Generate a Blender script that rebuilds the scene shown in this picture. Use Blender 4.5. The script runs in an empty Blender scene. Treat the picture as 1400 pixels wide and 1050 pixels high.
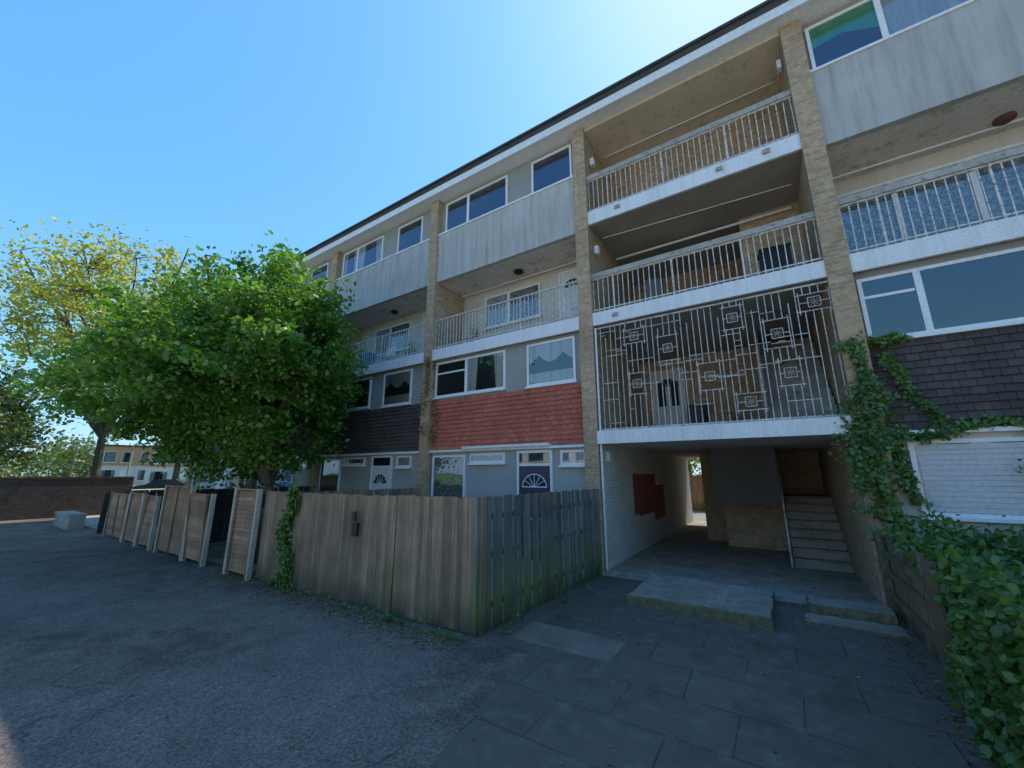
import bpy, math, random
import numpy as np
from mathutils import Vector, Matrix
R=random.Random(7)
scene=bpy.context.scene
SUN_EL=58; SUN_AZ=8
# ------------------------------------------------------------ materials
def nt_new(name):
    m=bpy.data.materials.new(name); m.use_nodes=True
    nt=m.node_tree
    for n in list(nt.nodes): nt.nodes.remove(n)
    out=nt.nodes.new('ShaderNodeOutputMaterial')
    return m,nt,out
def node(nt,t,ins=None,**kw):
    n=nt.nodes.new(t)
    for k,v in kw.items(): setattr(n,k,v)
    if ins:
        for k,v in ins.items():
            s=n.inputs[k]
            if isinstance(v,bpy.types.NodeSocket): nt.links.new(v,s)
            else: s.default_value=v
    return n
def c4(c): return (c[0],c[1],c[2],1) if not isinstance(c,(int,float)) else (c,c,c,1)
def ramp(nt,fac,a,b):
    n=node(nt,'ShaderNodeMapRange',{'Value':fac,'From Min':a,'From Max':b})
    return n.outputs[0]
def mul(nt,a,b): return node(nt,'ShaderNodeMath',{0:a,1:b},operation='MULTIPLY',use_clamp=True).outputs[0]
def mixc(nt,fac,a,b,mode='MIX'):
    n=nt.nodes.new('ShaderNodeMix'); n.data_type='RGBA'; n.blend_type=mode
    def st(i,v):
        if isinstance(v,bpy.types.NodeSocket): nt.links.new(v,n.inputs[i])
        else: n.inputs[i].default_value=v
    st(0,fac); st(6,a if isinstance(a,bpy.types.NodeSocket) else c4(a)); st(7,b if isinstance(b,bpy.types.NodeSocket) else c4(b))
    return n.outputs[2]
def finish(nt,out,col,rough,height=None,bump=0.3,dist=0.01,spec=0.3,metal=0.0):
    p=node(nt,'ShaderNodeBsdfPrincipled',{'Base Color':col if isinstance(col,bpy.types.NodeSocket) else c4(col),'Roughness':rough,'Metallic':metal,'Specular IOR Level':spec})
    if height is not None:
        b=node(nt,'ShaderNodeBump',{'Strength':bump,'Distance':dist,'Height':height})
        nt.links.new(b.outputs[0],p.inputs['Normal'])
    nt.links.new(p.outputs[0],out.inputs[0])
    return p
def coords(nt,scale=(1,1,1),uv=False):
    tc=nt.nodes.new('ShaderNodeTexCoord')
    mp=node(nt,'ShaderNodeMapping',{'Vector':tc.outputs['UV' if uv else 'Object'],'Scale':scale})
    return mp.outputs[0]
def noise(nt,vec,scale,detail=4,rough=.55):
    return node(nt,'ShaderNodeTexNoise',{'Vector':vec,'Scale':scale,'Detail':detail,'Roughness':rough}).outputs[0]
def surf(name,base,var=.2,scale=1.5,rough=.85,bump=.25,bscale=40,streak=0.0,dirt=(.05,.045,.035),spots=0.0,spotcol=(.1,.06,.03),spec=.3,metal=0,algae=0.0,sstr=(6,6,.45)):
    m,nt,out=nt_new(name); v=coords(nt)
    b=np.array(base)
    n1=noise(nt,v,scale,5)
    col=mixc(nt,ramp(nt,n1,.3,.7),tuple(b*(1-var)),tuple(np.minimum(b*(1+var),1)))
    n2=noise(nt,v,bscale,3)
    col=mixc(nt,ramp(nt,n2,.2,.8),col,mixc(nt,1.0,col,(.72,.72,.72),'MULTIPLY'))
    if streak>0:
        vs=coords(nt,sstr); n3=noise(nt,vs,1.3,6,.65)
        col=mixc(nt,mul(nt,ramp(nt,n3,.44,.72),streak),col,dirt)
    if spots>0:
        n4=noise(nt,v,scale*4.3,8,.7)
        col=mixc(nt,ramp(nt,n4,.6-.12*spots,.64),col,spotcol)
    if algae>0:
        sz=node(nt,'ShaderNodeSeparateXYZ',{0:v}).outputs[2]
        na=noise(nt,coords(nt,(5,5,.8)),1.2,5)
        h=node(nt,'ShaderNodeMath',{0:ramp(nt,sz,1.1,.1),1:ramp(nt,na,.3,.55)},operation='MULTIPLY').outputs[0]
        col=mixc(nt,mul(nt,h,algae),col,(.17,.2,.035))
        ft=noise(nt,v,3,4)
        col=mixc(nt,mul(nt,ramp(nt,sz,.4,.0),ramp(nt,ft,.25,.55)),col,(.06,.055,.04))
    finish(nt,out,col,rough,n2,bump,.01,spec,metal)
    return m
def brickm(name,c1,c2,mortar,w=.225,h=.075,ms=.012,bump=.6,dirt=.35):
    m,nt,out=nt_new(name); v=coords(nt,uv=True)
    bt=node(nt,'ShaderNodeTexBrick',{'Vector':v,'Color1':c4(c1),'Color2':c4(c2),'Mortar':c4(mortar),'Scale':1.0,'Mortar Size':ms,'Mortar Smooth':.15,'Bias':0.0,'Brick Width':w,'Row Height':h})
    vo=coords(nt)
    n1=noise(nt,vo,.9,6,.6)
    dk=mixc(nt,1.0,bt.outputs[0],(.5,.47,.45),'MULTIPLY')
    col=mixc(nt,mul(nt,ramp(nt,n1,.42,.72),dirt),bt.outputs[0],dk)
    n2=noise(nt,vo,9,4,.7)
    col=mixc(nt,ramp(nt,n2,.35,.7),mixc(nt,1.0,col,(.72,.66,.6),'MULTIPLY'),col)
    hh=node(nt,'ShaderNodeMath',{0:1.0,1:bt.outputs[1]},operation='SUBTRACT').outputs[0]
    finish(nt,out,col,.9,hh,bump,.008,.2)
    return m
def glassm(name):
    m,nt,out=nt_new(name)
    lw=node(nt,'ShaderNodeFresnel',{'IOR':1.5}).outputs[0]
    f=node(nt,'ShaderNodeMath',{0:lw,1:.1},operation='ADD',use_clamp=True).outputs[0]
    v=coords(nt); nn=noise(nt,v,1.3,1)
    b=node(nt,'ShaderNodeBump',{'Strength':.04,'Distance':.05,'Height':nn})
    t=node(nt,'ShaderNodeBsdfTransparent',{'Color':(.8,.86,.88,1)})
    g=node(nt,'ShaderNodeBsdfGlossy',{'Color':(.9,.95,1,1),'Roughness':.02,'Normal':b.outputs[0]})
    mx=node(nt,'ShaderNodeMixShader',{0:f,1:t.outputs[0],2:g.outputs[0]})
    nt.links.new(mx.outputs[0],out.inputs[0]); return m
def curtain(name,col,sc=14,lo=.6):
    m,nt,out=nt_new(name); v=coords(nt,(1,1,.05))
    n=noise(nt,v,sc,3)
    b=np.array(col)
    c=mixc(nt,ramp(nt,n,.3,.7),tuple(b*lo),tuple(b))
    finish(nt,out,c,.9,n,.6,.03); return m
def lace(name):
    m,nt,out=nt_new(name); v=coords(nt)
    vo=node(nt,'ShaderNodeTexVoronoi',{'Vector':v,'Scale':9}).outputs[0]
    n=noise(nt,v,25,4)
    c=mixc(nt,mul(nt,ramp(nt,vo,.25,.4),ramp(nt,n,.35,.6)),(.44,.43,.42),(.13,.13,.13))
    finish(nt,out,c,.9); return m
def leafm(name,cols,trans=.45):
    m,nt,out=nt_new(name)
    g=nt.nodes.new('ShaderNodeNewGeometry')
    cr=nt.nodes.new('ShaderNodeValToRGB')
    cr.color_ramp.elements[0].color=c4(cols[0]); cr.color_ramp.elements[1].color=c4(cols[-1])
    for i,c in enumerate(cols[1:-1]):
        e=cr.color_ramp.elements.new((i+1)/(len(cols)-1)); e.color=c4(c)
    v=coords(nt); n=noise(nt,v,.7,2)
    fa=mul(nt,g.outputs['Random Per Island'],.6); fb=mul(nt,ramp(nt,n,.3,.7),.4)
    fc=node(nt,'ShaderNodeMath',{0:fa,1:fb},operation='ADD').outputs[0]
    nt.links.new(fc,cr.inputs[0])
    d=node(nt,'ShaderNodeBsdfDiffuse',{'Color':cr.outputs[0]})
    tc=mixc(nt,1.0,cr.outputs[0],(1.5,1.35,.6),'MULTIPLY')
    t=node(nt,'ShaderNodeBsdfTranslucent',{'Color':tc})
    gl=node(nt,'ShaderNodeBsdfGlossy',{'Color':(1,1,1,1),'Roughness':.45})
    mx=node(nt,'ShaderNodeMixShader',{0:trans,1:d.outputs[0],2:t.outputs[0]})
    mx2=node(nt,'ShaderNodeMixShader',{0:.04,1:mx.outputs[0],2:gl.outputs[0]})
    nt.links.new(mx2.outputs[0],out.inputs[0]); return m

M={}
M['brick']=brickm('buff_brick',(.66,.45,.26),(.48,.32,.18),(.52,.45,.36),dirt=.45)
M['brickbuff']=brickm('stock_brick',(.7,.5,.3),(.53,.37,.21),(.5,.44,.36),dirt=.3)
M['brickred']=brickm('dark_brick',(.11,.075,.055),(.07,.05,.04),(.11,.1,.085))
M['whitebrick']=brickm('painted_brick',(.82,.8,.75),(.77,.75,.7),(.62,.6,.55),dirt=.35,ms=.008)
M['white']=surf('white_paint',(.88,.87,.85),.03,2,.55,.05,30,streak=.35,dirt=(.42,.39,.35))
M['fascia']=surf('white_fascia',(.88,.87,.85),.03,.8,.5,.05,20,streak=.15,dirt=(.45,.43,.4))
M['frame']=surf('upvc_frame',(.88,.87,.86),.03,2,.35,.0,20)
M['spandrel']=surf('pebbledash',(.57,.54,.5),.1,.9,.95,.9,70,streak=.8,dirt=(.3,.28,.25))
M['soffit']=surf('soffit_paint',(.72,.61,.45),.12,.8,.9,.1,20,spots=.35,spotcol=(.46,.37,.27))
M['soffit2']=surf('soffit_cream',(.76,.69,.59),.12,.8,.9,.1,20,spots=.6,spotcol=(.46,.4,.31))
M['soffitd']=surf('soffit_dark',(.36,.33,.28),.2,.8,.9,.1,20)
M['concrete']=surf('concrete',(.39,.36,.31),.25,1.4,.9,.4,45,spots=.3,spotcol=(.18,.17,.13))
M['slabtop']=surf('mossy_concrete',(.36,.305,.235),.3,2.5,.95,.6,35,spots=.5,spotcol=(.18,.165,.1))
M['moss']=surf('mossy_edge',(.2,.17,.1),.4,5,.95,.8,35,spots=.8,spotcol=(.1,.11,.04))
M['cover']=surf('cover_slab',(.24,.195,.155),.25,2.5,.95,.5,50,spots=.6,spotcol=(.17,.14,.11))
M['grey']=surf('grey_render',(.44,.435,.4),.08,1.2,.85,.1,40,streak=.2,dirt=(.29,.29,.27))
M['greypanel']=surf('grey_panel',(.36,.355,.33),.08,1.2,.8,.1,40,streak=.2,dirt=(.24,.24,.22))
M['bulk']=surf('dark_grey_board',(.13,.128,.125),.12,1.2,.7,.1,40,streak=.2,dirt=(.08,.08,.08))
M['pale']=surf('pale_render',(.7,.65,.56),.08,1.2,.85,.1,40,streak=.3,dirt=(.38,.35,.3))
M['dark']=surf('dark_interior',(.04,.045,.055),.3,2,.9,.0,20)
M['felt']=surf('roof_felt',(.07,.07,.07),.2,2,.9,.2,30)
M['rooft']=surf('roof_tiles',(.3,.13,.08),.2,2,.9,.2,30)
M['tilereds']=[surf('red_tile_%s'%k,c,.12,1.2,.85,.3,25,streak=.45,dirt=(.24,.09,.06)) for k,c in zip('abc',((.56,.165,.105),(.53,.15,.095),(.59,.185,.12)))]
M['tilered']=surf('red_tile_gap',(.1,.035,.03),.2)
M['tiledarks']=[surf('dark_tile_%s'%k,c,.2,1.5,.8,.3,25) for k,c in zip('abc',((.095,.078,.07),(.085,.07,.063),(.108,.088,.078)))]
M['tiledark']=surf('dark_tile_gap',(.02,.017,.016),.2)
M['rail']=surf('railing_paint',(.72,.7,.66),.2,5,.6,.2,60,spots=.85,spotcol=(.26,.15,.09))
M['grille']=surf('grille_paint',(.62,.59,.54),.2,5,.6,.2,60,spots=.8,spotcol=(.25,.16,.1))
M['railcap']=surf('handrail',(.45,.41,.35),.2,3,.8,.3,50,spots=.5,spotcol=(.22,.19,.15))
def woods(n,base,dirt,**k):
    return [surf('%s_%s'%(n,s),tuple(np.array(base)*f),.28,2,.9,.6,60,streak=.9,dirt=dirt,sstr=(14,14,.9),**k) for s,f in zip('abcd',(1,.78,1.18,.9))]
M['woods']=woods('fence_wood',(.33,.225,.145),(.13,.09,.06),algae=.25)
M['wood2s']=woods('fence_wood_red',(.4,.245,.145),(.16,.105,.07))
M['woodgs']=woods('fence_wood_grey',(.25,.23,.2),(.1,.095,.08),algae=1.0)
M['woodds']=woods('fence_wood_dark',(.08,.066,.055),(.04,.033,.027))
M['post']=surf('concrete_post',(.48,.42,.33),.2,3,.9,.4,50)
M['navy']=surf('navy_door',(.022,.03,.07),.1,2,.35,.0,20,spec=.5)
M['doorwhite']=surf('white_door',(.8,.79,.78),.05,2,.4,.0,20)
M['doorblue']=surf('blue_door',(.12,.34,.66),.05,2,.4,.0,20)
M['black']=surf('black_plastic',(.02,.02,.02),.1,2,.4,.0,20)
M['redpaint']=surf('red_paint',(.36,.08,.055),.15,3,.8,.1,30,spots=.2,spotcol=(.45,.3,.27))
M['rust']=surf('brown_lamp',(.14,.07,.05),.15,3,.6,.1,30)
M['card']=surf('cardboard',(.4,.28,.16),.1,3,.8,.1,30)
M['bluep']=surf('blue_plastic',(.05,.15,.4),.1,3,.5,.1,30)
M['pot']=surf('terracotta',(.35,.14,.08),.1,3,.8,.1,30)
M['glass']=glassm('window_glass')
M['net']=curtain('net_curtain',(.64,.63,.61),9)
M['lace']=lace('lace_curtain')
M['green']=curtain('green_curtain',(.07,.42,.2),7,.8)
M['pink']=curtain('pink_curtain',(.66,.48,.62),9)
M['blind']=surf('roller_shutter',(.6,.585,.57),.02,2,.5,.0,20)
M['bark']=surf('bark',(.13,.1,.075),.35,5,.95,.8,25)
M['leaf']=leafm('leaf_green',[(.045,.12,.014),(.09,.22,.025),(.18,.36,.05)],.5)
M['leafy']=leafm('leaf_young',[(.2,.23,.04),(.33,.36,.06),(.48,.47,.12)],.55)
M['leafd']=leafm('leaf_dark',[(.06,.1,.03),(.11,.16,.05),(.18,.23,.09)],.45)
M['ivy']=leafm('ivy_leaf',[(.04,.09,.016),(.09,.19,.028),(.22,.32,.06)],.4)
M['litter']=leafm('dry_leaf',[(.16,.1,.05),(.28,.18,.08),(.38,.27,.14)],.2)
M['grass']=surf('grass',(.12,.19,.035),.35,1.2,.95,.6,30,spots=.3,spotcol=(.18,.18,.06))
def asphalt():
    m,nt,out=nt_new('asphalt'); v=coords(nt)
    n1=noise(nt,v,.35,6,.6); n2=noise(nt,v,2.4,6,.65); n3=noise(nt,v,160,2)
    col=mixc(nt,ramp(nt,n1,.38,.62),(.14,.108,.087),(.225,.175,.14))
    col=mixc(nt,ramp(nt,n2,.45,.72),col,(.3,.235,.19))
    n5=noise(nt,v,.9,8,.7)
    col=mixc(nt,mul(nt,ramp(nt,n5,.53,.62),.7),col,(.1,.078,.062))
    n6=noise(nt,v,.22,4,.5)
    col=mixc(nt,mul(nt,ramp(nt,n6,.53,.58),.45),col,(.3,.24,.2))
    vor=node(nt,'ShaderNodeTexVoronoi',{'Vector':v,'Scale':75}).outputs[1]
    bw=node(nt,'ShaderNodeRGBToBW',{0:vor}).outputs[0]
    col=mixc(nt,ramp(nt,bw,.25,.8),mixc(nt,1.0,col,(.62,.62,.64),'MULTIPLY'),mixc(nt,1.0,col,(1.35,1.33,1.3),'MULTIPLY'))
    col=mixc(nt,ramp(nt,n3,.3,.75),mixc(nt,1.0,col,(.6,.6,.62),'MULTIPLY'),col)
    wob=node(nt,'ShaderNodeTexNoise',{'Vector':v,'Scale':1.2,'Detail':4}).outputs[1]
    vd=node(nt,'ShaderNodeTexVoronoi',{'Vector':node(nt,'ShaderNodeVectorMath',{0:v,1:wob},operation='ADD').outputs[0],'Scale':.42},feature='DISTANCE_TO_EDGE').outputs[0]
    col=mixc(nt,mul(nt,ramp(nt,vd,.006,.0),ramp(nt,n1,.5,.62)),col,(.05,.042,.036))
    vs=node(nt,'ShaderNodeTexVoronoi',{'Vector':v,'Scale':2.2}).outputs[0]
    col=mixc(nt,mul(nt,ramp(nt,vs,.05,.035),.5),col,(.38,.32,.27))
    finish(nt,out,col,.9,n3,.5,.006,.25); return m
def paving():
    m,nt,out=nt_new('paving_slabs'); v=coords(nt)
    wob=node(nt,'ShaderNodeTexNoise',{'Vector':v,'Scale':1.1,'Detail':3}).outputs[1]
    v2=node(nt,'ShaderNodeVectorMath',{0:v,1:node(nt,'ShaderNodeVectorMath',{0:wob,'Scale':.07},operation='SCALE').outputs[0]},operation='ADD').outputs[0]
    bt=node(nt,'ShaderNodeTexBrick',{'Vector':v2,'Color1':c4((.215,.17,.138)),'Color2':c4((.17,.135,.11)),'Mortar':c4((.07,.06,.048)),'Scale':1.0,'Mortar Size':.008,'Mortar Smooth':.3,'Brick Width':.9,'Row Height':.6})
    n1=noise(nt,v,.7,6,.62); n2=noise(nt,v,5,6,.7); n3=noise(nt,v,130,2)
    col=mixc(nt,mul(nt,ramp(nt,n1,.4,.65),.8),bt.outputs[0],(.165,.14,.105))
    col=mixc(nt,ramp(nt,n2,.52,.8),col,(.3,.245,.2))
    n5=noise(nt,v,1.6,7,.7)
    col=mixc(nt,mul(nt,ramp(nt,n5,.52,.66),.7),col,(.11,.092,.066))
    col=mixc(nt,ramp(nt,n3,.3,.75),mixc(nt,1.0,col,(.6,.6,.62),'MULTIPLY'),col)
    hh=node(nt,'ShaderNodeMath',{0:n3,1:bt.outputs[1]},operation='SUBTRACT').outputs[0]
    finish(nt,out,col,.88,hh,.5,.008,.25); return m
M['asphalt']=asphalt(); M['paving']=paving()
M['road']=surf('pale_road',(.25,.24,.23),.1,1,.9,.2,30)
M['forecourt']=surf('concrete_forecourt',(.74,.67,.58),.1,.6,.9,.2,30)  # very pale so the added ground reflects more sun onto the facade

# ------------------------------------------------------------ mesh builder
class MB:
    def __init__(s): s.v=[];s.f=[];s.u=[];s.m=[];s.sm=[];s.mats=[]
    def mi(s,mat):
        if mat not in s.mats: s.mats.append(mat)
        return s.mats.index(mat)
    def poly(s,pts,mat,smooth=False):
        i=len(s.v); s.v+= [tuple(p) for p in pts]; s.f.append(tuple(range(i,i+len(pts))))
        a,b,c=Vector(pts[0]),Vector(pts[1]),Vector(pts[2]); n=(b-a).cross(c-b)
        ax=max(range(3),key=lambda k:abs(n[k]))
        for p in pts:
            s.u.append(((p[1],p[2]),(p[0],p[2]),(p[0],p[1]))[ax])
        s.m.append(s.mi(mat)); s.sm.append(smooth)
    def obox(s,c,h,rot,mat):
        P=[]
        for dx in(-1,1):
            for dy in(-1,1):
                for dz in(-1,1):
                    P.append(Vector(c)+rot@Vector((dx*h[0],dy*h[1],dz*h[2])))
        for f in((0,1,3,2),(4,6,7,5),(0,4,5,1),(2,3,7,6),(0,2,6,4),(1,5,7,3)):
            s.poly([P[k] for k in f],mat)
    def box(s,x0,x1,y0,y1,z0,z1,mat):
        P=[(x,y,z) for x in(x0,x1) for y in(y0,y1) for z in(z0,z1)]
        for f in((0,1,3,2),(4,6,7,5),(0,4,5,1),(2,3,7,6),(0,2,6,4),(1,5,7,3)):
            s.poly([P[k] for k in f],mat)
    def tube(s,pts,rad,mat,n=6,cap=True):
        pts=[Vector(p) for p in pts]; rings=[]
        for i,p in enumerate(pts):
            d=(pts[min(i+1,len(pts)-1)]-pts[max(i-1,0)])
            if d.length<1e-6: d=Vector((0,0,1))
            d.normalize()
            a=d.orthogonal().normalized() if i==0 else (pa-d*pa.dot(d)).normalized()
            pa=a; b=d.cross(a)
            r=rad[i] if isinstance(rad,(list,tuple)) else rad
            rings.append([p+(a*math.cos(t)+b*math.sin(t))*r for t in[2*math.pi*k/n for k in range(n)]])
        for i in range(len(rings)-1):
            for k in range(n):
                s.poly([rings[i][k],rings[i][(k+1)%n],rings[i+1][(k+1)%n],rings[i+1][k]],mat,True)
        if cap:
            s.poly(rings[0][::-1],mat); s.poly(rings[-1],mat)
    def build(s,name,parent=None,loc=None,rotz=0):
        me=bpy.data.meshes.new(name); me.from_pydata(s.v,[],s.f)
        for m in s.mats: me.materials.append(m)
        me.polygons.foreach_set('material_index',s.m)
        me.polygons.foreach_set('use_smooth',s.sm)
        uv=me.uv_layers.new(name='UVMap')
        uv.data.foreach_set('uv',np.array(s.u,dtype=np.float32).ravel())
        me.update()
        o=bpy.data.objects.new(name,me); scene.collection.objects.link(o)
        if parent: o.parent=parent
        if loc: o.location=loc
        o.rotation_euler[2]=rotz
        return o
def empty(name,loc=(0,0,0)):
    e=bpy.data.objects.new(name,None); scene.collection.objects.link(e); e.location=loc; return e

# ------------------------------------------------------------ leaves
def leaf_obj(name,P,size,mat,bias=(0,0,1),spread=.8,seed=1,parent=None,hexa=True):
    rg=np.random.default_rng(seed); P=np.asarray(P,float); n=len(P)
    bias=np.asarray(bias,float)
    if bias.ndim==1: bias=np.tile(bias,(n,1))
    N=bias+spread*rg.normal(size=(n,3)); N/=np.linalg.norm(N,axis=1)[:,None]+1e-9
    T=np.cross(N,rg.normal(size=(n,3))); T/=np.linalg.norm(T,axis=1)[:,None]+1e-9
    B=np.cross(N,T); s=(size*rg.uniform(.55,1.25,n))[:,None]
    if hexa:
        V=np.stack([P-T*s*.5,P-T*s*.2+B*s*.34+N*s*.08,P+T*s*.18+B*s*.28+N*s*.08,P+T*s*.55-N*s*.08,P+T*s*.18-B*s*.28+N*s*.08,P-T*s*.2-B*s*.34+N*s*.08],1); k=6
    else:
        V=np.stack([P-T*s*.5,P+B*s*.33+N*s*.06,P+T*s*.5,P-B*s*.33+N*s*.06],1); k=4
    me=bpy.data.meshes.new(name); me.vertices.add(n*k); me.vertices.foreach_set('co',V.astype(np.float32).ravel())
    me.loops.add(n*k); me.loops.foreach_set('vertex_index',np.arange(n*k,dtype=np.int32))
    me.polygons.add(n); me.polygons.foreach_set('loop_start',np.arange(0,n*k,k,dtype=np.int32))
    me.materials.append(mat); me.update(calc_edges=True); me.validate()
    o=bpy.data.objects.new(name,me); scene.collection.objects.link(o)
    if parent: o.parent=parent
    return o
def tree(name,base,fork,cc,cr,nl,nc,lp,ls,clr,lm,seed,tr=.12,flat=.6,rmin=.12,ampl=.3):
    rg=np.random.default_rng(seed); rr=random.Random(seed)
    e=empty(name); mb=MB()
    base=Vector(base); cc=Vector(cc); top=Vector((base.x+(cc.x-base.x)*.15,base.y+(cc.y-base.y)*.15,base.z+fork))
    mid=(base+top)/2+Vector((rr.uniform(-.08,.08),rr.uniform(-.08,.08),0))
    mb.tube([base,base+Vector((0,0,.25)),mid,top],[tr*1.5,tr*1.1,tr,tr*.9],M['bark'],8)
    limbs=[]
    for i in range(nl):
        a=2*math.pi*i/nl+rr.uniform(-.3,.3); q=rr.uniform(.45,.9) if i else .1
        end=cc+Vector((math.cos(a)*cr[0]*q,math.sin(a)*cr[1]*q,cr[2]*rr.uniform(-.25,.8) if i else cr[2]*.85))
        p=[]
        for k in range(8):
            t=k/7; w=top.lerp(end,t)+Vector((0,0,math.sin(t*math.pi)*.1*cr[2]))
            w+=Vector((rr.uniform(-1,1),rr.uniform(-1,1),rr.uniform(-1,1)))*.06*cr[0]*(t*(1-t)*3)
            p.append(w)
        mb.tube(p,[tr*.6*(1-k/8.5)+.012 for k in range(8)],M['bark'],6); limbs+=p[2:]
    dirs=rg.normal(size=(18,3)); dirs/=np.linalg.norm(dirs,axis=1)[:,None]; amp=rg.uniform(-ampl,ampl,18)
    C=[]
    while len(C)<nc:
        d=rg.normal(size=3); d/=np.linalg.norm(d)
        rmax=.9+float(np.sum(amp*np.maximum(0,dirs@d)**8))
        r=rmax*rg.uniform(rmin,1)**.42
        if rg.random()<.08: r*=1.1
        p=np.array(cc)+d*r*np.array(cr)
        if d[2]<-.2: p[2]+= .2*cr[2]*rg.uniform(0,1)
        C.append(p)
    L=np.array([tuple(p) for p in limbs])
    P=[]
    for c in C:
        j=np.argmin(np.sum((L-c)**2,1)); q=L[j]
        m=(q+c)/2+np.array([0,0,.08*np.linalg.norm(c-q)])
        mb.tube([q,m,c],[.022*tr/.12,.013*tr/.12,.005*tr/.12],M['bark'],3,False)
        k=int(lp*rg.uniform(.4,1.5)); s=clr*rg.uniform(.55,1.35)
        out=(c-np.array(cc)); out/=np.linalg.norm(out)+1e-6
        t=np.clip(rg.normal(size=(k,1)),-1.8,1.8)
        P.append(c+np.clip(rg.normal(size=(k,3)),-2,2)*np.array([s,s,s*flat])*.75+out*t*s*.7)
    P=np.concatenate(P)
    mb.build('trunk_and_branches',e)
    leaf_obj('leaves',P,ls,lm,(0,0,.8),.9,seed,e)
    return e

# ------------------------------------------------------------ ground
def sheet(name,pts,z,mat):
    mb=MB(); mb.poly([(x,y,z) for x,y in pts],mat); return mb.build(name)
sheet('ground',[(-600,-600),(600,-600),(600,600),(-600,600)],0,M['grass'])
sheet('asphalt_yard',[(-30,-1.2),(30,-1.2),(30,4.25),(-3.3,4.25),(-30,4.25)],.004,M['asphalt'])
sheet('concrete_forecourt',[(-30,-21),(30,-21),(30,-1.2),(-30,-1.2)],.004,M['forecourt'])  # unseen pale ground behind the camera, added to bounce sunlight at the facade
sheet('front_garden_ground',[(-30,4.25),(-3.3,4.25),(-3.3,8.1),(-30,8.1)],.004,M['concrete'])
sheet('paving',[(-2.2,2.3),(-1.9,-1),(1.25,-1),(1.25,8.0),(-3.3,8.0),(-3.3,4.25),(-2.5,4.2),(-2.45,3.6)],.008,M['paving'])
sheet('back_path',[(-12,18),(8,18),(8,23),(-12,23)],.004,M['road'])
sheet('road',[(-120,8),(-47,12),(-47,20),(-120,24)],.004,M['road'])
mb=MB(); mb.box(-3.02,1.14,8.0,18.2,0,.07,M['slabtop']); mb.box(-3.02,1.14,7.9,8.0,0,.09,M['concrete']); mb.build('passage_floor')
def rough_slab(name,x0,x1,y0,y1,h,seed):
    rr=random.Random(seed); mb=MB(); pts=[]
    def edge(a,b,n):
        for i in range(n):
            t=i/n; pts.append((a[0]+(b[0]-a[0])*t+rr.uniform(-.018,.018),a[1]+(b[1]-a[1])*t+rr.uniform(-.018,.018)))
    edge((x0,y0),(x1,y0),14); edge((x1,y0),(x1,y1),10); edge((x1,y1),(x0,y1),14); edge((x0,y1),(x0,y0),10)
    cx,cy=(x0+x1)/2,(y0+y1)/2
    sh=lambda p,k:(cx+(p[0]-cx)*k,cy+(p[1]-cy)*k)
    n=len(pts)
    for i in range(n):
        a,b=pts[i],pts[(i+1)%n]; a2,b2=sh(a,.985),sh(b,.985)
        mb.poly([(*a,0),(*b,0),(*b,h-.02),(*a,h-.02)],M['moss']); mb.poly([(*a,h-.02),(*b,h-.02),(*b2,h),(*a2,h)],M['moss'])
    mb.poly([(*sh(p,.985),h) for p in pts],M['slabtop']); mb.build(name)
rough_slab('concrete_platform',-2.1,-.25,6.4,7.88,.16,1)
rough_slab('concrete_step',.17,1.1,7.42,7.88,.15,2)
rough_slab('concrete_slab',.1,1.12,6.98,7.38,.035,3)
mb=MB(); mb.box(-2.95,-1.7,4.45,5.05,0,.012,M['cover']); mb.build('paving_cover_slab')
mb=MB(); mb.box(-23.2,-20.9,3.6,4.0,0,.45,M['concrete']); mb.box(-23.2,-20.9,3.55,4.05,.45,.52,M['concrete']); mb.build('low_concrete_wall')
mb=MB(); mb.box(-27.4,-27.15,-3,6.6,0,1.7,M['brickred']); mb.box(-27.43,-27.12,-3,6.6,1.7,1.78,M['brickred']); mb.build('brick_wall')

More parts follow.
